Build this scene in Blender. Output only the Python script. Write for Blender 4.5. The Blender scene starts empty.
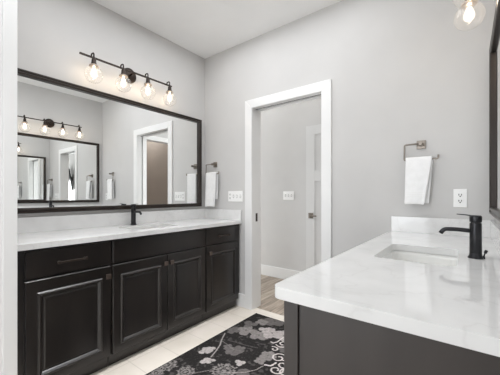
import bpy, bmesh, math, random
from mathutils import Vector, Matrix, noise
sc = bpy.context.scene
COL = sc.collection
PI = math.pi
random.seed(4)

# ------------------------------------------------------------------ camera
cd = bpy.data.cameras.new('camera'); cam = bpy.data.objects.new('camera', cd); COL.objects.link(cam)
cam.location = (0, 0, 1.156); cam.rotation_euler = (PI/2, 0, math.radians(38.546))
cd.sensor_width = 36; cd.lens = 36*284.1/500
cd.shift_x = 8.93/500; cd.shift_y = 8.1/500
cd.clip_start = 0.02
sc.camera = cam
# ------------------------------------------------------------------ world, lights, exposure
w = bpy.data.worlds.new('world'); sc.world = w; w.use_nodes = True
bg = w.node_tree.nodes['Background']; bg.inputs[0].default_value = (0.93, 0.96, 1, 1); bg.inputs[1].default_value = 1.6
def area(name, loc, rot, sx, sy, power, col=(1, 1, 1)):
    l = bpy.data.lights.new(name, 'AREA'); l.shape = 'RECTANGLE'; l.size = sx; l.size_y = sy; l.energy = power; l.color = col
    o = bpy.data.objects.new(name, l); COL.objects.link(o); o.location = loc; o.rotation_euler = rot; return o
area('window_daylight', (-1.4, -2.12, 1.15), (math.radians(90), 0, 0), 1.6, 2.1, 43, (0.93, 0.965, 1))
area('ceiling_fill_bath', (-1.3, 1.0, 2.72), (0, 0, 0), 1.6, 2.2, 27, (0.95, 0.97, 1))  # added soft fill under the ceiling, no fixture here
for _y in (.35, 1.1, 1.85):
    _l = area('aisle_fill', (-1.3, _y, 2.735), (0, 0, 0), .3, .3, 3.6, (0.97, 0.98, 1)); _l.data.spread = math.radians(52)  # added narrow fills to brighten the aisle floor, no real fittings
area('ceiling_fill_hall', (-2.0, 2.95, 2.72), (0, 0, 0), 2.0, 0.5, 5, (1, 0.985, 0.96))  # added fill to brighten the hall, no lamp known
area('hall_fill', (-4.66, 2.95, .85), (math.radians(90), 0, math.radians(-90)), 0.8, 1.4, 84, (0.94, 0.975, 1))  # added low side fill for the hall walls and floor
area('ceiling_fill_side_room', (0.3, 3.3, 2.72), (0, 0, 0), 0.6, 0.4, 17, (1, 0.97, 0.94))  # added fill to brighten the taupe room
sc.view_settings.view_transform = 'Standard'; sc.view_settings.look = 'None'
sc.view_settings.exposure = -0.12; sc.view_settings.gamma = 1; sc.view_settings.use_curve_mapping = False
sc.cycles.max_bounces = 14; sc.cycles.diffuse_bounces = 6; sc.cycles.glossy_bounces = 8; sc.cycles.transparent_max_bounces = 16
sc.cycles.sample_clamp_indirect = 6

# ------------------------------------------------------------------ materials
def mat(name, col, rough=0.5, metal=0, spec=0.5, emis=None, es=0, coat=0):
    m = bpy.data.materials.new(name); m.use_nodes = True
    b = m.node_tree.nodes['Principled BSDF']
    b.inputs['Base Color'].default_value = (*col, 1); b.inputs['Roughness'].default_value = rough
    b.inputs['Metallic'].default_value = metal; b.inputs['Specular IOR Level'].default_value = spec
    b.inputs['Coat Weight'].default_value = coat
    if emis: b.inputs['Emission Color'].default_value = (*emis, 1); b.inputs['Emission Strength'].default_value = es
    return m
def N(m, t, **kw):
    n = m.node_tree.nodes.new(t)
    for k, v in kw.items():
        if k in n.inputs: n.inputs[k].default_value = v
        else: setattr(n, k, v)
    return n
def L(m, a, b): m.node_tree.links.new(a, b)
def noisy(m, scale, c1, c2, detail=4, lo=0.35, hi=0.65, bump=0, bscale=None, stretch=(1, 1, 1)):
    b = m.node_tree.nodes['Principled BSDF']
    tc = N(m, 'ShaderNodeTexCoord'); mp = N(m, 'ShaderNodeMapping'); mp.inputs['Scale'].default_value = stretch
    L(m, tc.outputs['Object'], mp.inputs[0])
    n = N(m, 'ShaderNodeTexNoise'); n.inputs['Scale'].default_value = scale; n.inputs['Detail'].default_value = detail
    L(m, mp.outputs[0], n.inputs['Vector'])
    r = N(m, 'ShaderNodeValToRGB'); e = r.color_ramp.elements
    e[0].position = lo; e[0].color = (*c1, 1); e[1].position = hi; e[1].color = (*c2, 1)
    L(m, n.outputs['Fac'], r.inputs[0]); L(m, r.outputs[0], b.inputs['Base Color'])
    if bump:
        n2 = N(m, 'ShaderNodeTexNoise'); n2.inputs['Scale'].default_value = bscale or scale; n2.inputs['Detail'].default_value = 3
        L(m, mp.outputs[0], n2.inputs['Vector'])
        bp = N(m, 'ShaderNodeBump'); bp.inputs['Strength'].default_value = bump; bp.inputs['Distance'].default_value = 0.002
        L(m, n2.outputs['Fac'], bp.inputs['Height']); L(m, bp.outputs[0], b.inputs['Normal'])
    return m
M = {}
M['wall'] = noisy(mat('wall_paint', (.62, .61, .6), .85, spec=.2), 3, (.585, .578, .57), (.605, .598, .59), bump=.12, bscale=260)
M['taupe'] = noisy(mat('taupe_paint', (.4, .35, .31), .85, spec=.2), 3, (.47, .425, .385), (.49, .44, .40))
M['ceil'] = noisy(mat('ceiling_paint', (.8, .8, .8), .9, spec=.1), 4, (.90, .90, .895), (.92, .92, .915), bump=.1, bscale=200)
M['trim'] = mat('white_trim_paint', (.79, .79, .785), .32)
M['doorpaint'] = mat('door_paint', (.66, .66, .655), .4)
M['plate'] = mat('white_plastic', (.9, .9, .89), .25)
M['slot'] = mat('dark_slot', (.03, .03, .03), .6)
M['cab'] = noisy(mat('espresso_wood', (.012, .009, .008), .30, spec=.7), 9, (.0085, .0065, .0055), (.015, .0115, .010), stretch=(1, 1, .15))
M['cab_sheen'] = noisy(mat('espresso_sheen_tint', (.03, .024, .021), .42, spec=.6), 9, (.026, .020, .018), (.034, .027, .024), stretch=(1, 1, .15))  # cabinet wood lightened: daylight sheen on the end panel put into colour
M['frame'] = mat('dark_bronze_frame', (.035, .027, .023), .3, .3)
M['bronze'] = mat('bronze_metal', (.036, .026, .021), .38, .6)
M['pewter'] = mat('pewter_pull', (.19, .15, .13), .4, .9)
M['pullm'] = mat('dark_pewter_pull', (.10, .082, .072), .3, .85)
M['black'] = mat('matte_black_metal', (.035, .035, .038), .28, .7)
M['nickel'] = mat('brushed_nickel', (.27, .24, .21), .3, 1)
M['mirror'] = mat('mirror_silver', (.93, .94, .935), .0, 1)
M['ceramic'] = mat('white_ceramic', (.86, .86, .84), .08, coat=.5)
M['towel'] = noisy(mat('white_terry', (.88, .88, .88), .95, spec=.1), 30, (.86, .86, .86), (.9, .9, .9), bump=.6, bscale=500)
M['sock'] = mat('nickel_collar', (.5, .42, .36), .3, .9)
M['screen'] = mat('black_screen', (.012, .012, .013), .2)
# bulbs and glass
M['bulb'] = mat('lit_bulb', (1, .9, .75), .4, emis=(1, .8, .58), es=85)
def thin_glass(haze=0):
    m = bpy.data.materials.new('clear_globe_glass'); m.use_nodes = True; nt = m.node_tree; nt.nodes.clear()
    o = N(m, 'ShaderNodeOutputMaterial'); mx = N(m, 'ShaderNodeMixShader'); t = N(m, 'ShaderNodeBsdfTransparent'); g = N(m, 'ShaderNodeBsdfGlossy')
    t.inputs[0].default_value = (.97, .97, .97, 1); g.inputs['Roughness'].default_value = .02
    lw = N(m, 'ShaderNodeLayerWeight'); lw.inputs[0].default_value = .25
    ma = N(m, 'ShaderNodeMath', operation='MULTIPLY'); ma.inputs[1].default_value = .4
    L(m, lw.outputs['Facing'], ma.inputs[0]); L(m, ma.outputs[0], mx.inputs[0]); L(m, t.outputs[0], mx.inputs[1]); L(m, g.outputs[0], mx.inputs[2])
    if haze:
        tr = N(m, 'ShaderNodeBsdfTranslucent'); df = N(m, 'ShaderNodeBsdfDiffuse'); m1 = N(m, 'ShaderNodeMixShader'); m2 = N(m, 'ShaderNodeMixShader'); m1.inputs[0].default_value = .5; m2.inputs[0].default_value = haze
        L(m, tr.outputs[0], m1.inputs[1]); L(m, df.outputs[0], m1.inputs[2]); L(m, mx.outputs[0], m2.inputs[1]); L(m, m1.outputs[0], m2.inputs[2]); L(m, m2.outputs[0], o.inputs[0])
    else: L(m, mx.outputs[0], o.inputs[0])
    return m
M['glass'] = thin_glass(); M['globe'] = thin_glass(.07)
def glow_glass():
    m = bpy.data.materials.new('glowing_bulb_glass'); m.use_nodes = True; nt = m.node_tree; nt.nodes.clear()
    o = N(m, 'ShaderNodeOutputMaterial'); mx = N(m, 'ShaderNodeMixShader'); t = N(m, 'ShaderNodeBsdfTransparent'); g = N(m, 'ShaderNodeEmission')
    g.inputs[0].default_value = (1, .88, .73, 1); g.inputs[1].default_value = 2.2; mx.inputs[0].default_value = .45
    L(m, t.outputs[0], mx.inputs[1]); L(m, g.outputs[0], mx.inputs[2]); L(m, mx.outputs[0], o.inputs[0]); return m
M['bulbglass'] = glow_glass()
# quartz: white with faint grey veins and clouds
def quartz():
    m = mat('white_quartz', (.8, .8, .79), .035, spec=.6); b = m.node_tree.nodes['Principled BSDF']
    tc = N(m, 'ShaderNodeTexCoord')
    n = N(m, 'ShaderNodeTexNoise'); n.inputs['Scale'].default_value = 4.5; n.inputs['Detail'].default_value = 7; n.inputs['Distortion'].default_value = .6
    L(m, tc.outputs['Object'], n.inputs['Vector'])
    r = N(m, 'ShaderNodeValToRGB'); e = r.color_ramp.elements
    e[0].position = .40; e[0].color = (.77, .77, .765, 1); e[1].position = .58; e[1].color = (.77, .77, .765, 1)
    x = r.color_ramp.elements.new(.485); x.color = (.76, .76, .755, 1); x = r.color_ramp.elements.new(.5); x.color = (.715, .71, .705, 1)
    x = r.color_ramp.elements.new(.512); x.color = (.755, .755, .75, 1)
    L(m, n.outputs['Fac'], r.inputs[0])
    n2 = N(m, 'ShaderNodeTexNoise'); n2.inputs['Scale'].default_value = 7; n2.inputs['Detail'].default_value = 4; L(m, tc.outputs['Object'], n2.inputs['Vector'])
    r2 = N(m, 'ShaderNodeValToRGB'); e = r2.color_ramp.elements
    e[0].position = .3; e[0].color = (.93, .93, .93, 1); e[1].position = .6; e[1].color = (1, 1, 1, 1); L(m, n2.outputs['Fac'], r2.inputs[0])
    mx = N(m, 'ShaderNodeMixRGB', blend_type='MULTIPLY'); mx.inputs[0].default_value = 1
    L(m, r.outputs[0], mx.inputs[1]); L(m, r2.outputs[0], mx.inputs[2]); L(m, mx.outputs[0], b.inputs['Base Color']); return m
M['quartz'] = quartz()
def brickmat(name, c1, c2, grout, bw, rh, mortar, rough, rot=0, streak=None, loc=(.11, .04, 0), off=.5):
    m = mat(name, c1, rough); b = m.node_tree.nodes['Principled BSDF']
    tc = N(m, 'ShaderNodeTexCoord'); mp = N(m, 'ShaderNodeMapping'); mp.inputs['Rotation'].default_value = (0, 0, rot); mp.inputs['Location'].default_value = loc
    L(m, tc.outputs['Object'], mp.inputs[0])
    br = N(m, 'ShaderNodeTexBrick'); br.offset = off; br.inputs['Scale'].default_value = 1; br.inputs['Brick Width'].default_value = bw; br.inputs['Row Height'].default_value = rh
    br.inputs['Mortar Size'].default_value = mortar; br.inputs['Mortar Smooth'].default_value = .2; br.inputs['Bias'].default_value = 0
    br.inputs['Color1'].default_value = (*c1, 1); br.inputs['Color2'].default_value = (*c2, 1); br.inputs['Mortar'].default_value = (*grout, 1)
    L(m, mp.outputs[0], br.inputs['Vector'])
    n = N(m, 'ShaderNodeTexNoise'); n.inputs['Scale'].default_value = 3.5; n.inputs['Detail'].default_value = 8
    mp2 = N(m, 'ShaderNodeMapping'); mp2.inputs['Scale'].default_value = streak or (1, 1, 1); L(m, mp.outputs[0], mp2.inputs[0]); L(m, mp2.outputs[0], n.inputs['Vector'])
    r = N(m, 'ShaderNodeValToRGB'); e = r.color_ramp.elements
    k = .5 if streak else .88
    e[0].position = .34; e[0].color = (k, k, k*.97, 1); e[1].position = .64; e[1].color = (1.0, 1.0, 1.0, 1); L(m, n.outputs['Fac'], r.inputs[0])
    mx = N(m, 'ShaderNodeMixRGB', blend_type='MULTIPLY'); mx.inputs[0].default_value = 1
    L(m, br.outputs[0], mx.inputs[1]); L(m, r.outputs[0], mx.inputs[2]); L(m, mx.outputs[0], b.inputs['Base Color']); return m
M['tile'] = brickmat('beige_stone_tile', (.68, .625, .565), (.655, .60, .54), (.55, .50, .45), .53, .265, .0035, .35, 0, None, (.245, -.002, 0), 0)
M['woodfloor'] = brickmat('greige_oak_plank', (.50, .42, .345), (.28, .225, .175), (.16, .12, .095), .9, .115, .0025, .4, PI/2, (1.2, 12, 1))
M['sill'] = mat('cream_marble_threshold', (.72, .67, .6), .25)

# ------------------------------------------------------------------ mesh helpers
def obj(name, bm, m, parent=None, bevel=0, smooth=False, segs=2):
    me = bpy.data.meshes.new(name)
    bmesh.ops.recalc_face_normals(bm, faces=bm.faces); bm.to_mesh(me); bm.free()
    o = bpy.data.objects.new(name, me); COL.objects.link(o)
    if m: me.materials.append(m)
    if parent: o.parent = parent
    if smooth:
        for p in me.polygons: p.use_smooth = True
    if bevel:
        md = o.modifiers.new('edge', 'BEVEL'); md.width = bevel; md.segments = segs; md.limit_method = 'ANGLE'; md.angle_limit = math.radians(40)
        md.harden_normals = False
    return o
def BM(): return bmesh.new()
def bx(bm, x0, x1, y0, y1, z0, z1):
    vs = [bm.verts.new((x, y, z)) for x in (x0, x1) for y in (y0, y1) for z in (z0, z1)]
    for f in ((0, 1, 3, 2), (4, 6, 7, 5), (0, 4, 5, 1), (2, 3, 7, 6), (0, 2, 6, 4), (1, 5, 7, 3)): bm.faces.new([vs[i] for i in f])
    return bm
def box(*a): return bx(BM(), *a)
def fillet(pts, r, n=5):
    pts = [Vector(p) for p in pts]; out = [pts[0]]
    for a, b, c in zip(pts, pts[1:], pts[2:]):
        d1 = (a-b).normalized(); d2 = (c-b).normalized(); rr = min(r, (a-b).length*.49, (c-b).length*.49)
        p, q = b+d1*rr, b+d2*rr
        for i in range(n+1):
            t = i/n; out.append(p*(1-t)**2 + b*2*t*(1-t) + q*t*t)
    out.append(pts[-1]); return out
def tube(bm, pts, r, n=12, cap=True, flat=1.0):
    pts = [Vector(p) for p in pts]; rings = []
    rs = r if isinstance(r, (list, tuple)) else [r]*len(pts)
    up = None
    for i, p in enumerate(pts):
        t = (pts[min(i+1, len(pts)-1)]-pts[max(i-1, 0)]).normalized()
        if up is None:
            up = Vector((0, 0, 1)) if abs(t.z) < .9 else Vector((0, 1, 0))
        s = t.cross(up).normalized(); up = s.cross(t).normalized()
        rings.append([bm.verts.new(p + s*math.cos(2*PI*k/n)*rs[i] + up*math.sin(2*PI*k/n)*rs[i]*flat) for k in range(n)])
    for a, b in zip(rings, rings[1:]):
        for k in range(n): bm.faces.new((a[k], a[(k+1) % n], b[(k+1) % n], b[k]))
    if cap: bm.faces.new(rings[0][::-1]); bm.faces.new(rings[-1])
    return bm
def lathe(bm, prof, n=28, c=(0, 0, 0), axis='z', close=True):
    rings = []
    def P(r, h, a):
        x, y = r*math.cos(a), r*math.sin(a)
        v = (x, y, h) if axis == 'z' else (h, x, y)
        return (v[0]+c[0], v[1]+c[1], v[2]+c[2])
    for r, h in prof:
        if r < 1e-5: rings.append([bm.verts.new(P(0, h, 0))])
        else: rings.append([bm.verts.new(P(r, h, 2*PI*k/n)) for k in range(n)])
    for a, b in zip(rings, rings[1:]):
        for k in range(n):
            if len(a) == 1 and len(b) == 1: continue
            if len(a) == 1: bm.faces.new((a[0], b[(k+1) % n], b[k]))
            elif len(b) == 1: bm.faces.new((a[k], a[(k+1) % n], b[0]))
            else: bm.faces.new((a[k], a[(k+1) % n], b[(k+1) % n], b[k]))
    return bm
def rrect(x0, x1, y0, y1, r, n=6):
    out = []
    for cx, cy, a0 in ((x1-r, y1-r, 0), (x0+r, y1-r, PI/2), (x0+r, y0+r, PI), (x1-r, y0+r, 1.5*PI)):
        for i in range(n+1): out.append((cx+r*math.cos(a0+PI/2*i/n), cy+r*math.sin(a0+PI/2*i/n)))
    return out
def slab_with_holes(outer, holes, z0, z1):
    bm = BM()
    for z in (z0, z1):
        es = []
        for lp in [outer]+holes:
            vs = [bm.verts.new((x, y, z)) for x, y in lp]
            es += [bm.edges.new((vs[i], vs[(i+1) % len(vs)])) for i in range(len(vs))]
        bmesh.ops.triangle_fill(bm, edges=es, use_beauty=True)
    bm.verts.ensure_lookup_table()
    half = len(bm.verts)//2; k = 0
    for lp in [outer]+holes:
        n = len(lp)
        for i in range(n):
            j = (i+1) % n
            bm.faces.new((bm.verts[k+i], bm.verts[k+j], bm.verts[half+k+j], bm.verts[half+k+i]))
        k += n
    return bm
def thing(name, label, cat, loc=(0, 0, 0), rz=0, group=None):
    o = bpy.data.objects.new(name, None); COL.objects.link(o); o.empty_display_size = .05
    o.location = loc; o.rotation_euler = (0, 0, rz); o['label'] = label; o['category'] = cat
    if group: o['group'] = group
    return o
def tag(o, label, cat, group=None):
    o['label'] = label; o['category'] = cat
    if group: o['group'] = group
    return o
def struct(name, bm, m, parent=None, label=None, **kw):
    o = obj(name, bm, m, parent, **kw)
    if not parent: o['kind'] = 'structure'
    if label: o['label'] = label
    return o
def sroot(name, label):
    o = bpy.data.objects.new(name, None); COL.objects.link(o); o['kind'] = 'structure'; o['label'] = label; return o

# ------------------------------------------------------------------ room shell
XL, XR, D, H = -2.3876, .129, 2.32, 2.744
D2 = 2.45          # hall side of the wall with the doorway
FAR = 3.45         # far wall of the hall
HR = -.82          # right wall of the hall
REAR = -2.2
DL, DR = -1.699, -.968     # clear doorway
HEAD = 2.038
struct('floor', box(XL-.12, XR+.12, REAR-.1, 2.30, -.1, 0), M['tile'], label='beige stone tile floor of the bathroom')
struct('floor_hall', box(-4.7, 1.5, 2.385, 4.3, -.1, 0), M['woodfloor'], label='greige wood plank floor beyond the doorway')
struct('trim_1', box(XL-.12, XR+.12, 2.30, 2.385, -.1, .002), M['sill'], label='cream stone threshold strip in the doorway')
bmc = box(XL-.12, XR+.12, REAR-.1, D2-.06, H, H+.1)
struct('ceiling', bmc, M['ceil'], label='white bathroom ceiling')
struct('ceiling_hall', box(-4.7, 1.5, D2-.06, 4.3, H, H+.1), M['ceil'], label='white ceiling over the hall')
struct('wall_left', box(XL-.12, XL, REAR-.1, D2, 0, H), M['wall'], label='light grey painted wall behind the long vanity')
struct('wall_right', box(XR, XR+.12, REAR-.1, D2, 0, H), M['wall'], label='light grey painted wall behind the right vanity')
# back wall: solid left of the door, over the door; right of it two skins with the pocket between
b = BM()
bx(b, XL, DL-.02, D, D2, 0, H)
bx(b, DL-.02, DR+.02, D, D2, HEAD+.02, H)
bx(b, DR+.02, XR, D, 2.368, 0, HEAD+.02); bx(b, DR+.02, XR, 2.408, D2, 0, HEAD+.02); bx(b, DR+.02, XR, D, D2, HEAD+.02, H)
struct('wall_back', b, M['wall'], label='light grey painted wall with the white doorway')
b = BM()
bx(b, XL, -2.2, REAR-.1, REAR, 0, H); bx(b, -2.2, -.6, REAR-.1, REAR, 2.3, H); bx(b, -.6, XR, REAR-.1, REAR, 0, H)
struct('wall_front', b, M['wall'], label='light grey wall behind the viewer with a tall glazed opening')
wr = sroot('window_1', 'white framed window in the wall behind the viewer')
b = BM(); bx(b, -2.2, -2.14, REAR-.08, REAR-.02, .0, 2.3); bx(b, -.66, -.6, REAR-.08, REAR-.02, .0, 2.3)
bx(b, -2.14, -.66, REAR-.08, REAR-.02, .0, .08); bx(b, -2.14, -.66, REAR-.08, REAR-.02, 2.24, 2.3); bx(b, -2.14, -.66, REAR-.07, REAR-.03, 1.5, 1.54)
struct('white_frame', b, M['trim'], wr)
struct('pane', box(-2.14, -.66, REAR-.055, REAR-.05, .08, 2.24), M['glass'], wr)
# stub wall at the near end of the long vanity, with white jamb
struct('wall_near', box(XL, -1.815, .26, .41, 0, H), M['wall'], label='short wall closing the near end of the long vanity')
b = BM(); bx(b, -1.815, -1.80, .366, .424, 0, H); bx(b, -1.815, -1.81, .26, .366, 0, H); bx(b, -1.90, -1.815, .41, .424, 0, H)
struct('trim_2', b, M['trim'], bevel=.002, label='white vertical jamb at the left edge of the view')
# hall
b = BM(); bx(b, -4.7, 1.5, FAR, FAR+.1, 0, H)
struct('wall_hall_far', b, M['wall'], label='light grey wall at the far side of the hall')
struct('wall_hall_left', box(-4.8, -4.7, D2, FAR, 0, H), M['wall'], label='light grey wall at the left end of the hall')
w2 = sroot('fill_frame_hall', 'white frame added around the fill light at the left end of the hall')  # made-up surround for the hall fill light, on solid wall
b = BM(); bx(b, -4.70, -4.65, 2.49, 2.54, .10, 1.60); bx(b, -4.70, -4.65, 3.36, 3.41, .10, 1.60); bx(b, -4.70, -4.65, 2.54, 3.36, .10, .14); bx(b, -4.70, -4.65, 2.54, 3.36, 1.56, 1.60)
struct('white_frame', b, M['trim'], w2)  # added border around the hall fill, not a real window
struct('wall_hall_near', box(-4.7, XL-.12, D, D2, 0, H), M['wall'], label='light grey wall of the hall beside the bathroom')
OY0, OY1 = 2.553, 3.335
b = BM(); bx(b, HR, HR+.12, D2, OY0-.015, 0, H); bx(b, HR, HR+.12, OY1+.015, FAR, 0, H); bx(b, HR, HR+.12, OY0-.015, OY1+.015, HEAD+.015, H)
struct('wall_hall_right', b, M['wall'], label='light grey wall with a doorway to the taupe room')
b = BM(); bx(b, HR+.12, 1.5, FAR-.02, FAR, 0, H); bx(b, 1.4, 1.5, D2, FAR-.02, 0, H); bx(b, HR+.12, 1.4, D2, D2+.02, 0, H)
struct('wall_side_room', b, M['taupe'], label='taupe walls of the room beyond the hall')

# baseboards
def board(name, label, *a): struct(name, box(*a), M['trim'], bevel=.004, label=label)
board('baseboard_back', 'white baseboard between cabinets and door casing', -1.90, DL-.088, D-.014, D, 0, .135)
board('baseboard_right', 'white baseboard on the wall right of the doorway', DR+.088, XR, D-.014, D, 0, .135)
board('baseboard_hall', 'white baseboard along the far wall of the hall', -4.7, HR, FAR-.014, FAR, 0, .148)
board('baseboard_hall_right', 'white baseboard in the corner of the hall', HR-.014, HR, OY1+.1, FAR-.014, 0, .148)

# doorway: casing with mitred corners, jambs, strike plate, pocket door
def casing(bm, x0, x1, zt, wd, y0, y1, z0=0):
    # x0,x1 inner edges; profile flat board, mitred head
    for pts in ([(x0-wd, z0), (x0, z0), (x0, zt), (x0-wd, zt+wd)], [(x1, z0), (x1+wd, z0), (x1+wd, zt+wd), (x1, zt)], [(x0, zt), (x1, zt), (x1+wd, zt+wd), (x0-wd, zt+wd)]):
        lo = [bm.verts.new((x, y0, z)) for x, z in pts]; hi = [bm.verts.new((x, y1, z)) for x, z in pts]
        bm.faces.new(lo); bm.faces.new(hi[::-1])
        for i in range(4): bm.faces.new((lo[i], hi[i], hi[(i+1) % 4], lo[(i+1) % 4]))
    return bm
dr = sroot('door_1', 'white cased pocket doorway to the hall')
struct('casing', casing(BM(), DL, DR, HEAD, .086, D-.018, D), M['trim'], dr, bevel=.003)
struct('casing', casing(BM(), DL, DR, HEAD, .086, D2, D2+.018), M['trim'], dr, bevel=.003)
b = BM(); bx(b, DL-.02, DL, D, D2, 0, HEAD); struct('jamb', b, M['trim'], dr, bevel=.0015)
b = BM(); bx(b, DR, DR+.02, D, 2.367, 0, HEAD); bx(b, DR, DR+.02, 2.409, D2, 0, HEAD); struct('jamb', b, M['trim'], dr, bevel=.0015)
b = BM(); bx(b, DL-.02, DR+.02, D, 2.367, HEAD, HEAD+.02); bx(b, DL-.02, DR+.02, 2.409, D2, HEAD, HEAD+.02); struct('head_jamb', b, M['trim'], dr, bevel=.0015)
struct('track', box(DL-.02, DR+.02, 2.367, 2.409, HEAD+.012, HEAD+.02), M['slot'], dr, label='dark door track in the head')
b = box(DL, DL+.002, 2.372, 2.404, .89, .975); struct('strike_plate', b, M['bronze'], dr, label='bronze strike plate', bevel=.0005)
pd = struct('door_leaf', box(DR+.03, -.22, 2.371, 2.405, .01, HEAD), M['trim'], dr, label='white pocket door slid into the wall')
# doorway from the hall to the taupe room, and its open leaf
d2 = sroot('door_2', 'white cased doorway and open panelled door leaf in the hall')
def caseY(bm, y0, y1, zt, wd, xa, xb):
    bx(bm, xa, xb, y0-wd, y0, 0, zt); bx(bm, xa, xb, y1, min(y1+wd, FAR-.016), 0, zt); bx(bm, xa, xb, y0-wd, min(y1+wd, FAR-.016), zt, zt+wd)
    return bm
struct('casing', caseY(BM(), OY0, OY1, HEAD, .072, HR-.018, HR), M['trim'], d2, bevel=.003)
b = BM(); bx(b, HR, HR+.12, OY0-.015, OY0, 0, HEAD); bx(b, HR, HR+.12, OY1, OY1+.015, 0, HEAD); bx(b, HR, HR+.12, OY0-.015, OY1+.015, HEAD, HEAD+.015)
struct('jamb', b, M['trim'], d2, bevel=.0015)
def panel_leaf(x0, x1, yf, yb, z0, z1, openings, rec=.009):
    bm = BM(); bx(bm, x0, x1, yf+rec, yb, z0, z1)
    xs = x0+.118, x1-.118
    bx(bm, x0, xs[0], yf, yf+rec, z0, z1); bx(bm, xs[1], x1, yf, yf+rec, z0, z1)
    prev = z0
    for a, c in openings: bx(bm, xs[0], xs[1], yf, yf+rec, prev, a); prev = c
    bx(bm, xs[0], xs[1], yf, yf+rec, prev, z1)
    return bm
lf = struct('door_leaf', panel_leaf(-1.597, -.842, 3.322, 3.357, .012, 2.03, [(.25, 1.335), (1.469, 1.915)]), M['doorpaint'], d2, bevel=.0015, label='white panelled door leaf standing open')
b = BM(); bx(b, -1.562, -1.500, 3.314, 3.3225, .872, .940); tube(b, [(-1.531, 3.314, .906), (-1.531, 3.275, .906)], .010)
tube(b, fillet([(-1.531, 3.277, .906), (-1.44, 3.272, .906)], .01), .008)
struct('door_handle', b, M['nickel'], lf, bevel=.001, label='nickel lever handle on a square plate')

# ------------------------------------------------------------------ cabinets
def front(bm, x, y0, y1, z0, z1, rings, th=.019, rt=0, rb=0):
    """Board from x-th to x facing +x; rings = [(inset, depth)] nested rectangles of the front surface."""
    base = [bm.verts.new((x-th, y, z)) for y, z in ((y0, z0), (y1, z0), (y1, z1), (y0, z1))]
    bm.faces.new(base[::-1]); prev = base
    for ins, dp in rings:
        r = [bm.verts.new((x+dp, y, z)) for y, z in ((y0+ins, z0+ins+(rb if ins > .01 else 0)), (y1-ins, z0+ins+(rb if ins > .01 else 0)), (y1-ins, z1-ins-(rt if ins > .01 else 0)), (y0+ins, z1-ins-(rt if ins > .01 else 0)))]
        for i in range(4): bm.faces.new((prev[i], prev[(i+1) % 4], r[(i+1) % 4], r[i]))
        prev = r
    bm.faces.new(prev); return bm
SLAB = [(0, -.003), (.003, 0)]
def raised(st): return [(0, -.003), (.003, 0), (st-.012, 0), (st-.006, .006), (st-.001, .0085), (st+.003, .0080), (st+.012, -.001), (st+.016, -.006), (st+.022, -.0065), (st+.030, -.004)]
def knob(par, x, y, z):
    b = BM(); tube(b, [(x, y, z), (x+.017, y, z)], .006, 10); bx(b, x+.015, x+.027, y-.016, y+.016, z-.016, z+.016)
    return obj('knob', b, M['pewter'], par, bevel=.002)
def pull(par, x, y, z, ln=.165, m='pullm'):
    b = BM()
    for s in (-1, 1): tube(b, [(x, y+s*(ln/2-.012), z), (x+.028, y+s*(ln/2-.012), z)], .007, 10); bx(b, x+.019, x+.033, y+s*(ln/2-.010)-.009, y+s*(ln/2-.010)+.009, z-.0085, z+.0085)
    bx(b, x+.021, x+.031, y-ln/2+.002, y+ln/2-.002, z-.0055, z+.0055)
    return obj('handle', b, M[m], par, bevel=.002)
def carcass(par, y0, y1, xf, filler_lo=0, filler_hi=0, toe=True):
    b = BM(); t = .016; z0, z1 = .085, .864
    bx(b, .004, xf-.02, y0, y0+t, z0, z1); bx(b, .004, xf-.02, y1-t, y1, z0, z1)
    bx(b, .004, xf-.02, y0+t, y1-t, z0, z0+t); bx(b, .004, .016, y0+t, y1-t, z0+t, z1)
    # face frame
    bx(b, xf-.02, xf-.0005, y0, y0+.02+filler_lo, z0, z1); bx(b, xf-.02, xf-.0005, y1-.02-filler_hi, y1, z0, z1)
    bx(b, xf-.02, xf-.0005, y0+.02+filler_lo, y1-.02-filler_hi, z0, z0+.03); bx(b, xf-.02, xf-.0005, y0+.02+filler_lo, y1-.02-filler_hi, z1-.02, z1)
    bx(b, xf-.02, xf-.0005, y0+.02+filler_lo, y1-.02-filler_hi, .675, .70)
    obj('body', b, M['cab'], par, bevel=.0012)
    bt = BM(); bx(bt, .03, xf-.033, y0+.0005, y1-.03*(1 if filler_hi else 0)-.0005, 0, .085); obj('toe_kick', bt, M['cab'], par)
FZ = dict(dz0=.092, dz1=.689, tz0=.703, tz1=.852)
XF = .534-.019        # face frame plane, door face .019 proud
def gx(y): return y    # local y = world y for the left run
# left run: things stand at the wall with local x out of the wall
def cab_thing(label, y0, y1, doors, drawers, falses, lo=0, hi=0):
    t = thing('vanity_cabinet', label, 'cabinet', (XL, (y0+y1)/2, 0), 0, 'dark cabinets of the long vanity')
    c = (y0+y1)/2; xd = XF+.019
    carcass(t, y0-c, y1-c, XF, lo, hi)
    for a, bb, ky in doors:
        d = obj('door', front(BM(), xd, a-c, bb-c, FZ['dz0'], FZ['dz1'], raised(.066), .0185, .015, -.003), M['cab'], t); knob(d, xd, ky-c, .627)
    for a, bb, px in drawers:
        d = obj('drawer', front(BM(), xd, a-c, bb-c, FZ['tz0'], FZ['tz1'], SLAB, .0185), M['cab'], t); pull(d, xd, px-c, .772)
    for a, bb in falses: obj('drawer_front', front(BM(), xd, a-c, bb-c, FZ['tz0'], FZ['tz1'], SLAB, .0185), M['cab'], t)
    return t
cab_thing('dark espresso cabinet with a drawer over one door beside the white jamb', .430, .943, [(.469, .936, .912)], [(.469, .936, .698)], [], lo=.024)
cab_thing('dark espresso sink cabinet with two doors, middle of the long vanity', .945, 1.817, [(.952, 1.390, 1.366), (1.397, 1.811, 1.423)], [], [(.952, 1.811)])
cab_thing('dark espresso cabinet with a short drawer over one door beside the doorway', 1.819, 2.318, [(1.825, 2.284, 1.858)], [(1.825, 2.284, 2.045)], [], hi=.012)

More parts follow.
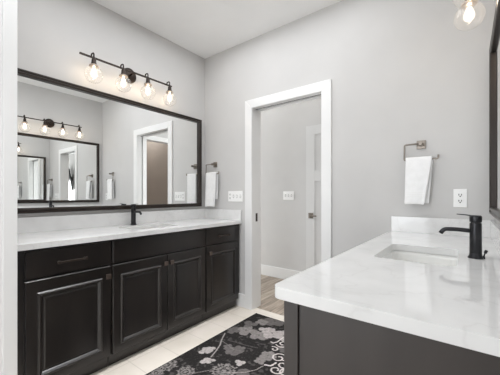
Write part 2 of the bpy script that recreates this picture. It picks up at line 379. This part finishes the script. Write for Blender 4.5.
# right vanity: one cabinet turned to face -x, end panel towards the viewer
rv = thing('vanity_cabinet', 'dark espresso vanity cabinet at right under the white counter, end panel showing', 'cabinet', (XR, 1.516, 0), PI)
RF = .547-.019; xd = RF+.019
def ly(y): return 1.516-y
carcass(rv, ly(2.303), ly(.735), RF)
for a, bb, ky in [(1.40, 1.835, 1.43), (1.195, 1.395, 1.37)]: pass
def rdoor(y0, y1, ky):
    d = obj('door', front(BM(), xd, ly(y1), ly(y0), FZ['dz0'], FZ['dz1'], raised(.066), .0185, .015, -.003), M['cab'], rv); knob(d, xd, ly(ky), .627)
rdoor(.75, 1.17, 1.145); rdoor(1.176, 1.512, 1.49); rdoor(1.518, 1.856, 1.54); rdoor(1.862, 2.285, 1.89)
for y0, y1, h in ((.75, 1.17, 1), (1.176, 1.856, 0), (1.862, 2.285, 1)):
    d = obj('drawer' if h else 'drawer_front', front(BM(), xd, ly(y1), ly(y0), FZ['tz0'], FZ['tz1'], SLAB, .0185), M['cab'], rv)
    if h: pull(d, xd, ly((y0+y1)/2), .772)
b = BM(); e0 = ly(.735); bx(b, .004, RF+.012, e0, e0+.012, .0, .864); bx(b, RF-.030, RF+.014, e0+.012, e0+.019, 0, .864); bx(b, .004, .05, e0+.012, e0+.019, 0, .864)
obj('end_panel', b, M['cab_sheen'], rv, bevel=.0015)

# ------------------------------------------------------------------ countertops with backsplash
CZ0, CZ1 = .865, .898
def rounded_outer(x0, x1, y0, y1, rs):
    """corners in order (x1,y1),(x0,y1),(x0,y0),(x1,y0) with radii rs"""
    out = []
    for (cx, cy, sx, sy, a0), r in zip(((x1, y1, -1, -1, 0), (x0, y1, 1, -1, PI/2), (x0, y0, 1, 1, PI), (x1, y0, -1, 1, 1.5*PI)), rs):
        if r < 1e-4: out.append((cx, cy)); continue
        for i in range(8): out.append((cx+sx*r+r*math.cos(a0+PI/2*i/7), cy+sy*r+r*math.sin(a0+PI/2*i/7)))
    return out
def counter(label, x0, x1, y0, y1, hole, rs, splashes):
    o = obj('countertop', slab_with_holes(rounded_outer(x0, x1, y0, y1, rs), [rrect(*hole, .03)], CZ0, CZ1), M['quartz'], bevel=.003)
    tag(o, label, 'countertop', 'white vanity countertops')
    for s in splashes: obj('backsplash', box(*s, CZ1, 1.006), M['quartz'], o, bevel=.0015)
    return o
LH = (-2.235, -1.955, 1.175, 1.605)
RH = (-.314, -.030, 1.285, 1.705)
counter('long white quartz countertop with a low backsplash on the left vanity', XL+.002, -1.835, .428, D-.002, LH, (0, 0, 0, .004), [(XL+.002, XL+.022, .428, D-.022), (XL+.002, -1.837, D-.022, D-.002)])
counter('white quartz countertop with grey veins on the right vanity', -.440, XR-.002, .690, D-.002, RH, (0, 0, .028, 0), [(XR-.022, XR-.002, .690, D-.022), (-.4334, XR-.002, D-.022, D-.002)])

def sink(label, h):
    x0, x1, y0, y1 = h; cx, cy = (x0+x1)/2, (y0+y1)/2
    t = thing('sink', label, 'sink', (cx, cy, CZ0-.15), 0, 'undermount sinks'); bm = BM()
    hx, hy = (x1-x0)/2, (y1-y0)/2; rings = []
    prof = [(.028, -.001, .03), (.003, -.001, .033), (.002, -.02, .033), (-.004, -.09, .04), (-.018, -.125, .045), (-.05, -.142, .05), (-.10, -.148, .03), (-.122, -.150, .015)]
    for g, z, r in prof:
        rings.append([bm.verts.new((x, y, z+.149)) for x, y in rrect(-hx-g, hx+g, -hy-g, hy+g, r, 6)])
    outer = [(-.115, -.162, .015), (-.045, -.155, .05), (-.008, -.135, .05), (.008, -.09, .05), (.014, -.012, .045), (.028, -.010, .03)]
    for a, c in zip(rings, rings[1:]):
        for k in range(len(a)): bm.faces.new((a[k], a[(k+1) % len(a)], c[(k+1) % len(a)], c[k]))
    r2 = [[bm.verts.new((x, y, z+.149)) for x, y in rrect(-hx-g, hx+g, -hy-g, hy+g, r, 6)] for g, z, r in outer]
    for a, c in zip(r2, r2[1:]):
        for k in range(len(a)): bm.faces.new((a[k], a[(k+1) % len(a)], c[(k+1) % len(a)], c[k]))
    n = len(rings[0])
    for k in range(n): bm.faces.new((r2[-1][k], r2[-1][(k+1) % n], rings[0][(k+1) % n], rings[0][k]))
    bm.faces.new(rings[-1]); bm.faces.new(r2[0])
    obj('basin', bm, M['ceramic'], t, smooth=True)
    obj('drain', lathe(BM(), [(0, .003), (.014, .0035), (.021, .002), (.023, 0)], 20, (0, 0, .0)), M['black'], t, smooth=True)
    return t
sink('white rectangular undermount sink set in the long left countertop', LH)
sink('white rectangular undermount sink in the right countertop', RH)

def faucet(label, loc, rz, sz=1):
    t = thing('faucet', label, 'faucet', loc, rz, 'matte black single lever faucets'); t.scale = (1, 1, sz)
    obj('base', lathe(BM(), [(0, 0), (.0265, 0), (.0265, .003), (.0235, .008), (.0215, .014), (.0205, .022), (0, .022)], 32), M['black'], t, smooth=True, bevel=.0008)
    obj('body', lathe(BM(), [(0, .02), (.0205, .02), (.0200, .14), (.0195, .1445), (0, .1445)], 32), M['black'], t, smooth=True, bevel=.0008)
    obj('collar', lathe(BM(), [(.0165, .143), (.0165, .150), (0, .150), (0, .143)], 24), M['slot'], t)
    b = lathe(BM(), [(0, .149), (.0205, .149), (.0210, .170), (.0195, .1745), (0, .1745)], 32)
    obj('cap', b, M['black'], t, smooth=True, bevel=.0008)
    # lever: flat paddle from the cap towards the basin
    b = BM()
    sec = [(-.018, .017, .1735, .005), (.012, .0165, .1745, .005), (.035, .011, .1775, .0045), (.052, .0095, .1785, .004), (.063, .0085, .1795, .003)]
    rr = [[b.verts.new(p) for p in ((x, -hw, z-th/2), (x, hw, z-th/2), (x, hw, z+th/2), (x, -hw, z+th/2))] for x, hw, z, th in sec]
    for a, c in zip(rr, rr[1:]):
        for k in range(4): b.faces.new((a[k], a[(k+1) % 4], c[(k+1) % 4], c[k]))
    b.faces.new(rr[0][::-1]); b.faces.new(rr[-1])
    obj('lever', b, M['black'], t, bevel=.0012)
    pts = fillet([(.012, 0, .111), (.060, 0, .1145), (.106, 0, .1130), (.119, 0, .094)], .026, 8)
    obj('spout', tube(BM(), pts, .0088, 16), M['black'], t, smooth=True)
    b = BM(); tube(b, [(-.025, 0, .0), (-.025, 0, .010)], .005, 10); tube(b, [(-.025, 0, .008), (-.031, 0, .028)], .0024, 8)
    tube(b, [(-.030, 0, .024), (-.0345, 0, .036)], .0055, 12)
    obj('pop_up_rod', b, M['black'], t, smooth=True)
    return t
faucet('matte black single-lever faucet on the long left countertop', (-2.298, 1.365, CZ1+.0003), 0, 1.03)
faucet('matte black single-lever faucet beside the right sink', (.0265, 1.52, CZ1+.0003), PI)

# ------------------------------------------------------------------ mirrors
def mirror(label, x, y0, y1, s, z0=1.034, dd=0, z1=2.013):
    """s=+1 faces +x"""
    cy = (y0+y1)/2; cz = (z0+z1)/2
    t = thing('wall_mirror', label, 'mirror', (x, cy, z0), 0, 'dark framed wall mirrors'); b = BM(); hw = (y1-y0)/2; hh = z1-z0
    fw = .037
    # nested rectangular frame profile (inset, depth from wall)
    prof = [(0, .002), (0, .030), (.003, .034), (.010, .034), (.014, .028), (.020, .028), (.024, .034), (fw-.004, .032), (fw, .028), (fw, .004), (.006, .002)]
    rings = []
    for ins, dp in prof:
        rings.append([b.verts.new((s*(dp if dp < .02 else dp-dd), yy, zz)) for yy, zz in ((-hw+ins, ins), (hw-ins, ins), (hw-ins, hh-ins), (-hw+ins, hh-ins))])
    for i in range(len(rings)):
        a, c = rings[i], rings[(i+1) % len(rings)]
        for k in range(4): b.faces.new((a[k], a[(k+1) % 4], c[(k+1) % 4], c[k]))
    obj('frame', b, M['frame'], t)
    b = BM(); bx(b, *sorted((s*.005, s*.009)), -hw+fw-.004, hw-fw+.004, fw-.004, hh-fw+.004)
    obj('glass', b, M['mirror'], t, label=None) if False else obj('glass', b, M['mirror'], t)
    return t
mirror('wide dark framed mirror above the long left vanity', XL, .50, 2.243, 1)
mirror('dark framed mirror above the right vanity', XR, .80, 2.262, -1, 1.048, .007, 2.033)

# ------------------------------------------------------------------ vanity lights
def vanity_light(label, x, yc, bulbs, s, ybar, zb=2.243):
    t = thing('vanity_light', label, 'wall light', (x, yc, zb), 0, 'four-globe bath bars')
    cz = -.006
    obj('canopy', lathe(BM(), [(0, 0), (.066, 0), (.066, s*.010), (.058, s*.016), (.030, s*.021), (0, s*.022)], 40, (0, 0, cz), 'x'), M['bronze'], t, smooth=True, bevel=.001)
    bxx = s*.080
    obj('arm', tube(BM(), [(s*.018, 0, cz), (bxx, 0, 0)], .009, 14), M['bronze'], t, smooth=True)
    b = BM(); bx(b, bxx-.0065, bxx+.0065, ybar[0]-yc, ybar[1]-yc, -.0065, .0065)
    obj('bar', b, M['bronze'], t, bevel=.001)
    gxx = s*.122
    for y in bulbs:
        yy = y-yc
        pts = fillet([(bxx, yy, .004), (bxx, yy, .023), (gxx, yy, .023), (gxx, yy, -.02)], .02, 6)
        h = tube(BM(), pts, .0055, 10)
        lathe(h, [(0, -.012), (.010, -.014), (.012, -.026), (.0165, -.034), (.018, -.058), (.024, -.070), (.024, -.076), (0, -.076)], 20, (gxx, yy, 0))
        ho = obj('lamp_holder', h, M['bronze'], t, smooth=True)
        obj('collar', lathe(BM(), [(0, -.076), (.033, -.076), (.035, -.082), (.035, -.088), (.029, -.092), (0, -.092)], 24, (gxx, yy, 0)), M['sock'], ho, smooth=True)
        R = .066; c = -.150; g = BM(); prof = []
        a0 = math.asin(.029/R)
        for i in range(19):
            a = a0+(PI-a0)*i/18; prof.append((R*math.sin(a) if i < 18 else 0, c+R*math.cos(a)))
        obj('globe', lathe(g, prof, 32, (gxx, yy, 0)), M['globe'], ho, smooth=True)
        obj('bulb', lathe(BM(), [(.012, -.090), (.013, -.104), (.019, -.120), (.024, -.137), (.0245, -.150), (.021, -.163), (.012, -.172), (0, -.175)], 20, (gxx, yy, 0)), M['bulbglass'], ho, smooth=True)
        obj('filament', lathe(BM(), [(0, -.100), (.006, -.102), (.0095, -.115), (.0105, -.130), (.010, -.145), (.006, -.157), (0, -.160)], 16, (gxx, yy, 0)), M['bulb'], ho, smooth=True)
    return t
vanity_light('bronze four-globe light bar above the long left mirror', XL, 1.375, [1.012, 1.254, 1.489, 1.729], 1, (.925, 1.785))
vanity_light('bronze four-globe light bar above the right mirror', XR, 1.535, [1.203, 1.439, 1.673, 1.908], -1, (1.107, 1.957))

# ------------------------------------------------------------------ towel rings and towels
def towel_ring(label, px, zp):
    t = thing('towel_ring', label, 'towel ring', (px, D, zp), 0, 'brushed nickel towel rings')
    b = BM(); bx(b, -.027, .027, -.010, 0, -.029, .029); bx(b, -.011, .011, -.066, -.008, -.011, .011)
    obj('wall_plate', b, M['nickel'], t, bevel=.002)
    pts = fillet([(0, -.055, 0), (-.093, -.055, 0), (-.095, -.055, -.107), (.101, -.055, -.107), (.101, -.055, -.082)], .010, 5)
    obj('ring', tube(BM(), pts, .0058, 12), M['nickel'], t, smooth=True)
    return t
def towel(label, x0, x1, zb, z_bot, yb, skew, back_bot, sp):
    """Hand towel over the bar at height zb; front sheet nearer the viewer."""
    bm = BM(); th = .010; st = []
    nf = 16
    for i in range(nf+1):        # back sheet, bottom to top
        f = 1-i/nf; st.append((yb+.012+.004*f, zb-.006-(zb-.006-back_bot)*f, f, 1))
    for i in range(1, 8):
        a = PI*i/8; st.append((yb+.012*math.cos(a), zb+.0015+.011*math.sin(a), 0, 0))
    for i in range(nf+1):
        f = i/nf; st.append((yb-.012-.010*f, zb-.006-(zb-.006-z_bot)*f, f, -1))
    NX = 14; rows = []
    for (y, z, f, sd) in st:
        r = []
        sh = skew if sd == -1 else skew*.5
        l = x0-.006*f+(0.004 if sd == 1 else 0); rr = x1-sh*f+(.002 if sd == 1 else 0)
        for j in range(NX+1):
            u = j/NX; x = l+(rr-l)*u
            yy = y+(.003*math.sin(u*7+f*2+sp)+.002*math.sin(u*17+sp))*f*(1 if sd == -1 else .6)
            r.append(bm.verts.new((x, yy, z+(.004*math.sin(u*3.1) if f == 1 else 0))))
        rows.append(r)
    for a, c in zip(rows, rows[1:]):
        for j in range(NX): bm.faces.new((a[j], a[j+1], c[j+1], c[j]))
    o = obj('hand_towel', bm, M['towel'], None, smooth=True)
    md = o.modifiers.new('cloth', 'SOLIDIFY'); md.thickness = .009; md.offset = 0
    md = o.modifiers.new('soft', 'SUBSURF'); md.levels = 1; md.render_levels = 1
    tag(o, label, 'towel', 'white hand towels')
    # woven border band near the hem
    bb = BM(); zh = z_bot+.055
    for k in range(3):
        zz = zh+.014*k; f = (zb-zz)/(zb-z_bot); y = yb-.012-.010*f-.0050
        l, r_ = x0-.006*f+.001, x1-skew*f-.001; vs = []
        for j in range(NX+1):
            u = j/NX; yy = y+(.003*math.sin(u*7+f*2+sp)+.002*math.sin(u*17+sp))*f
            vs.append((bb.verts.new((l+(r_-l)*u, yy, zz-.0022)), bb.verts.new((l+(r_-l)*u, yy-.0012, zz)), bb.verts.new((l+(r_-l)*u, yy, zz+.0022))))
        for a, c in zip(vs, vs[1:]): bb.faces.new((a[0], c[0], c[1], a[1])); bb.faces.new((a[1], c[1], c[2], a[2]))
    obj('border_band', bb, M['plate'], o, smooth=True)
    return o
towel_ring('nickel towel ring on the wall right of the doorway', -.250, 1.508)
towel_ring('nickel towel ring in the corner beside the long mirror', -2.215, 1.503)
towel('white hand towel hanging right of the doorway above the right counter', -.336, -.182, 1.403, 1.094, D-.055, .044, 1.102, .3)
towel('white hand towel hanging in the corner beside the long mirror', -2.299, -2.140, 1.398, 1.032, D-.055, .015, 1.115, 1.4)

# ------------------------------------------------------------------ switches and outlets
def wall_plate(name, label, cat, xc, zc, yw, gangs, wd=None, ht=.117):
    wd = wd or .07+.046*(len(gangs)-1)
    t = thing(name, label, cat, (xc, yw, zc))
    obj('plate', box(-wd/2, wd/2, -.006, 0, -ht/2, ht/2), M['plate'], t, bevel=.003)
    for i, g in enumerate(gangs):
        x = (i-(len(gangs)-1)/2)*.046
        if g == 't':
            b = box(x-.0055, x+.0055, -.0085, -.006, -.013, .013); bx(b, x-.0042, x+.0042, -.019, -.008, .001, .009)
            obj('toggle', b, M['plate'], t, bevel=.0012)
            b = BM(); bx(b, x-.0075, x+.0075, -.0066, -.0060, -.0165, -.0135); bx(b, x-.0075, x+.0075, -.0066, -.0060, .0135, .0165)
            bx(b, x-.0075, x-.0057, -.0066, -.006, -.0135, .0135); bx(b, x+.0057, x+.0075, -.0066, -.006, -.0135, .0135)
            obj('switch_gap', b, M['sock2'], t)
        else:
            for s in (-1, 1):
                b = BM(); pts = rrect(x-.017, x+.017, s*.0195-.0145, s*.0195+.0145, .010, 5)
                lo = [b.verts.new((px, -.006, pz)) for px, pz in pts]; hi = [b.verts.new((px, -.0085, pz)) for px, pz in pts]
                b.faces.new(hi)
                for k in range(len(pts)): b.faces.new((lo[k], lo[(k+1) % len(pts)], hi[(k+1) % len(pts)], hi[k]))
                so = obj('socket', b, M['plate'], t)
                b = BM(); z = s*.0195
                bx(b, x-.0088, x-.0048, -.0090, -.0084, z-.002, z+.009); bx(b, x+.0048, x+.0088, -.0090, -.0084, z-.002, z+.009)
                tube(b, [(x, -.0084, z-.0075), (x, -.0090, z-.0075)], .0040, 10)
                obj('slots', b, M['slot'], so)
    return t
M['sock2'] = mat('grey_gap', (.12, .12, .12), .6)
wall_plate('wall_switch', 'white wall plate of switches and an outlet left of the doorway', 'switch', -1.924, 1.148, D, ['o', 't', 't', 't'], .196, .112)
wall_plate('electrical_outlet', 'white double outlet under the towel above the right counter', 'outlet', -.0365, 1.139, D, ['o'], .071, .118)
wall_plate('wall_switch', 'white triple switch on the far wall seen through the doorway', 'switch', -1.916, 1.157, FAR, ['t', 't', 't'], .165, .117)

# ------------------------------------------------------------------ rug
def hitpt(u, v):
    """floor point of a photo coordinate, used to lay out the woven pattern on the rug"""
    S, C = math.sin(math.radians(38.546)), math.cos(math.radians(38.546)); s = (u-241.07)/284.1; ww = (195.6-v)/284.1; t = -1.156/ww
    return ((-S+s*C)*t, (C+s*S)*t)
RX0, RX1, RY0, RY1 = -1.622, -.60, .55, 2.272
FL = []    # (cx, cy, radius, petals, tone, phase, lobe)
def fl(u, v, r, n, tone, ph=0., lobe=.35, kind=0): x, y = hitpt(u, v); FL.append((x, y, r, n, tone, ph, lobe, kind))
G1, G2, G3 = .30, .17, .10
fl(246, 331, .085, 4, G2, .3, .45); fl(259, 336, .085, 4, G2, 1.3, .4); fl(250, 325, .06, 3, G3, .6, .4); fl(233, 331, .06, 4, G3, .2, .4)
fl(272, 334, .085, 3, G1, .5, .45); fl(284, 337, .09, 4, G1, 2.2, .4); fl(265, 331, .05, 3, G1, 1.1, .4); fl(275, 322, .10, 5, G3, .8, .4); fl(262, 323, .06, 4, G2, .8, .4)
fl(234, 352, .062, 5, G3, .4, .5); fl(228, 348, .04, 4, G3, .1, .45); fl(240, 350, .045, 4, G3, 1.1, .5)
fl(205, 352, .042, 3, G1, .2, .45); fl(211, 350, .034, 3, G1, 1.2, .4); fl(206, 362, .036, 3, G1, 2.2, .45); fl(211, 361, .028, 2, G1, .4, .4)
fl(240, 364, .034, 3, G1, .9, .5)
fl(268, 357, .060, 5, G2, .3, .4); fl(260, 362, .04, 4, G2, .9, .4); fl(283, 350, .05, 4, G3, .5, .4)
fl(166, 366, .075, 8, G2, .3, .3, 1); fl(186, 373, .06, 8, G2, .3, .35, 1); fl(156, 374, .05, 8, G2, .3, .35, 1); fl(224, 372, .085, 9, G2, .2, .3, 1)
fl(243, 374, .045, 5, G3, .2, .4)
rng = random.Random(11)
for k in range(26):     # rest of the weave outside the picture
    x = rng.uniform(RX0+.05, RX1-.05); y = rng.uniform(RY0+.05, 1.45)
    if math.hypot(x-hitpt(200, 362)[0], y-hitpt(200, 362)[1]) < .2: continue
    if y > 1.0+(x-RX0)*.6: continue
    FL.append((x, y, rng.uniform(.03, .08), rng.choice([3, 4, 5, 8]), rng.choice([G1, G2, G3]), rng.random()*3, .4, rng.choice([0, 0, 1])))
for k in range(14):
    x = rng.uniform(-.9, RX1-.04); y = rng.uniform(1.5, 2.2)
    FL.append((x, y, rng.uniform(.04, .09), rng.choice([3, 4, 5]), rng.choice([G1, G2]), rng.random()*3, .4, 0))
STR = []
def stroke(tone, wd, *px): STR.append((tone, wd, [hitpt(*p) for p in px]))
stroke(G1, .0065, (225, 334), (222, 340), (220, 346), (216, 352), (211, 358))
stroke(G2, .003, (221, 341), (228, 346), (234, 351)); stroke(G3, .004, (228, 341), (245, 346), (258, 349))
stroke(G1, .004, (222, 374), (245, 373.5), (256, 371), (263, 367)); stroke(G2, .004, (196, 374), (212, 371), (222, 370))
def spiral(u, v, r, a0, turns, sgn=1, wd=.008):
    x, y = hitpt(u, v); pts = []
    for i in range(26):
        t = i/25; a = a0+sgn*t*turns*2*PI; rr = r*(1-.78*t); pts.append((x+rr*math.cos(a), y+rr*math.sin(a)))
    STR.append((.50, wd, pts))
spiral(279, 359, .062, .4, 1.3); spiral(283, 366, .055, 2.2, 1.2, -1); spiral(283, 345, .055, 4.0, 1.2); spiral(276, 371, .05, 1.0, 1.2, -1); spiral(285, 374, .05, 0, 1.3)
spiral(274, 350, .035, 2.5, .9, -1, .007)
STR.append((.50, .008, [hitpt(*p) for p in ((284, 338), (277, 343), (273, 344), (271, 343))])); STR.append((.50, .010, [hitpt(*p) for p in ((265, 366), (271, 367), (276, 364))]))
def segd(px, py, a, b):
    dx, dy = b[0]-a[0], b[1]-a[1]; q = dx*dx+dy*dy
    t = 0 if q < 1e-12 else max(0, min(1, ((px-a[0])*dx+(py-a[1])*dy)/q))
    return math.hypot(px-a[0]-t*dx, py-a[1]-t*dy)
SB = [(tone, wd, pts, min(p[0] for p in pts)-wd, max(p[0] for p in pts)+wd, min(p[1] for p in pts)-wd, max(p[1] for p in pts)+wd) for tone, wd, pts in STR]
def rugcol(x, y):
    n = noise.noise(Vector((x*42, y*42, 0))); n2 = noise.noise(Vector((x*13, y*13, 4)))
    n3 = noise.noise(Vector((x*140, y*60, 2)))
    c = .015+max(0, n3)*.03+(.035 if n2 > .18 and n > .12 else 0)
    for (cx, cy, r, pn, tone, ph, lobe, kind) in FL:
        dx, dy = x-cx, y-cy; d = math.hypot(dx, dy)
        if d > r*1.35: continue
        a = math.atan2(dy, dx); e = r*(1-lobe+lobe*abs(math.cos(pn*(a+ph)/2))**.6*1.25+.10*n)
        if kind == 1:
            if d < e and (math.sin(d/r*17+n*2)+math.sin(a*pn*2+n*3+ph) > -.25): c = max(c, tone*(1+.5*n))
        else:
            ok = d < r*.42
            for q in range(pn):
                b_ = ph+q*2*PI/pn; lr = r*((.50 if q % 2 else .43)+(.12 if pn < 4 else .0))*(1+.16*n); lx, ly_ = cx+math.cos(b_)*r*.60, cy+math.sin(b_)*r*.60
                if math.hypot(x-lx, y-ly_) < lr: ok = True; break
            if ok: c = tone*(1+.25*n+.35*n3) if d > r*.10 else .05
    for tone, wd, pts, x0, x1, y0, y1 in SB:
        if x0 <= x <= x1 and y0 <= y <= y1:
            for a, b in zip(pts, pts[1:]):
                if segd(x, y, a, b) < wd*.62: c = tone; break
    return c
def build_rug():
    me = bpy.data.meshes.new('area_rug'); st = .0048
    nx = int((RX1-RX0)/st); ny = int((RY1-RY0)/st); vs = []; fs = []; cs = []
    for j in range(ny+1):
        for i in range(nx+1):
            x = RX0+(RX1-RX0)*i/nx; y = RY0+(RY1-RY0)*j/ny
            e = min(i, j, nx-i, ny-j)
            vs.append((x, y, .0015 if e == 0 else (.007 if e == 1 else .008)))
            cs.append(.018 if e <= 2 else rugcol(x, y))
    for j in range(ny):
        for i in range(nx):
            a = j*(nx+1)+i; fs.append((a, a+1, a+nx+2, a+nx+1))
    me.from_pydata(vs, [], fs); ca = me.color_attributes.new('weave', 'FLOAT_COLOR', 'POINT')
    ca.data.foreach_set('color', [q for c in cs for q in (c*1.05, c*.96, c*.92, 1)])
    m = mat('woven_pile', (.1, .1, .1), .95, spec=.1)
    at = N(m, 'ShaderNodeVertexColor'); at.layer_name = 'weave'; L(m, at.outputs[0], m.node_tree.nodes['Principled BSDF'].inputs['Base Color'])
    me.materials.append(m); me.validate()
    for p in me.polygons: p.use_smooth = True
    o = bpy.data.objects.new('area_rug', me); COL.objects.link(o)
    tag(o, 'charcoal rug with grey blossoms and pale scrollwork on the tile floor', 'rug')
build_rug()

# ------------------------------------------------------------------ dark panel in the hall, glimpsed in the mirrors
tv = thing('television', 'black slanted flat screen glimpsed through the doorway in the mirror', 'television', (-4.15, FAR, 1.64))
b = BM(); bx(b, -.04, .04, -.085, 0, -.06, .06); obj('bracket', b, M['black'], tv)
b = BM(); bx(b, -.22, .22, -.13, -.09, -.31, .31); o = obj('screen', b, M['screen'], tv, bevel=.004); o.rotation_euler = (math.radians(9), 0, 0)
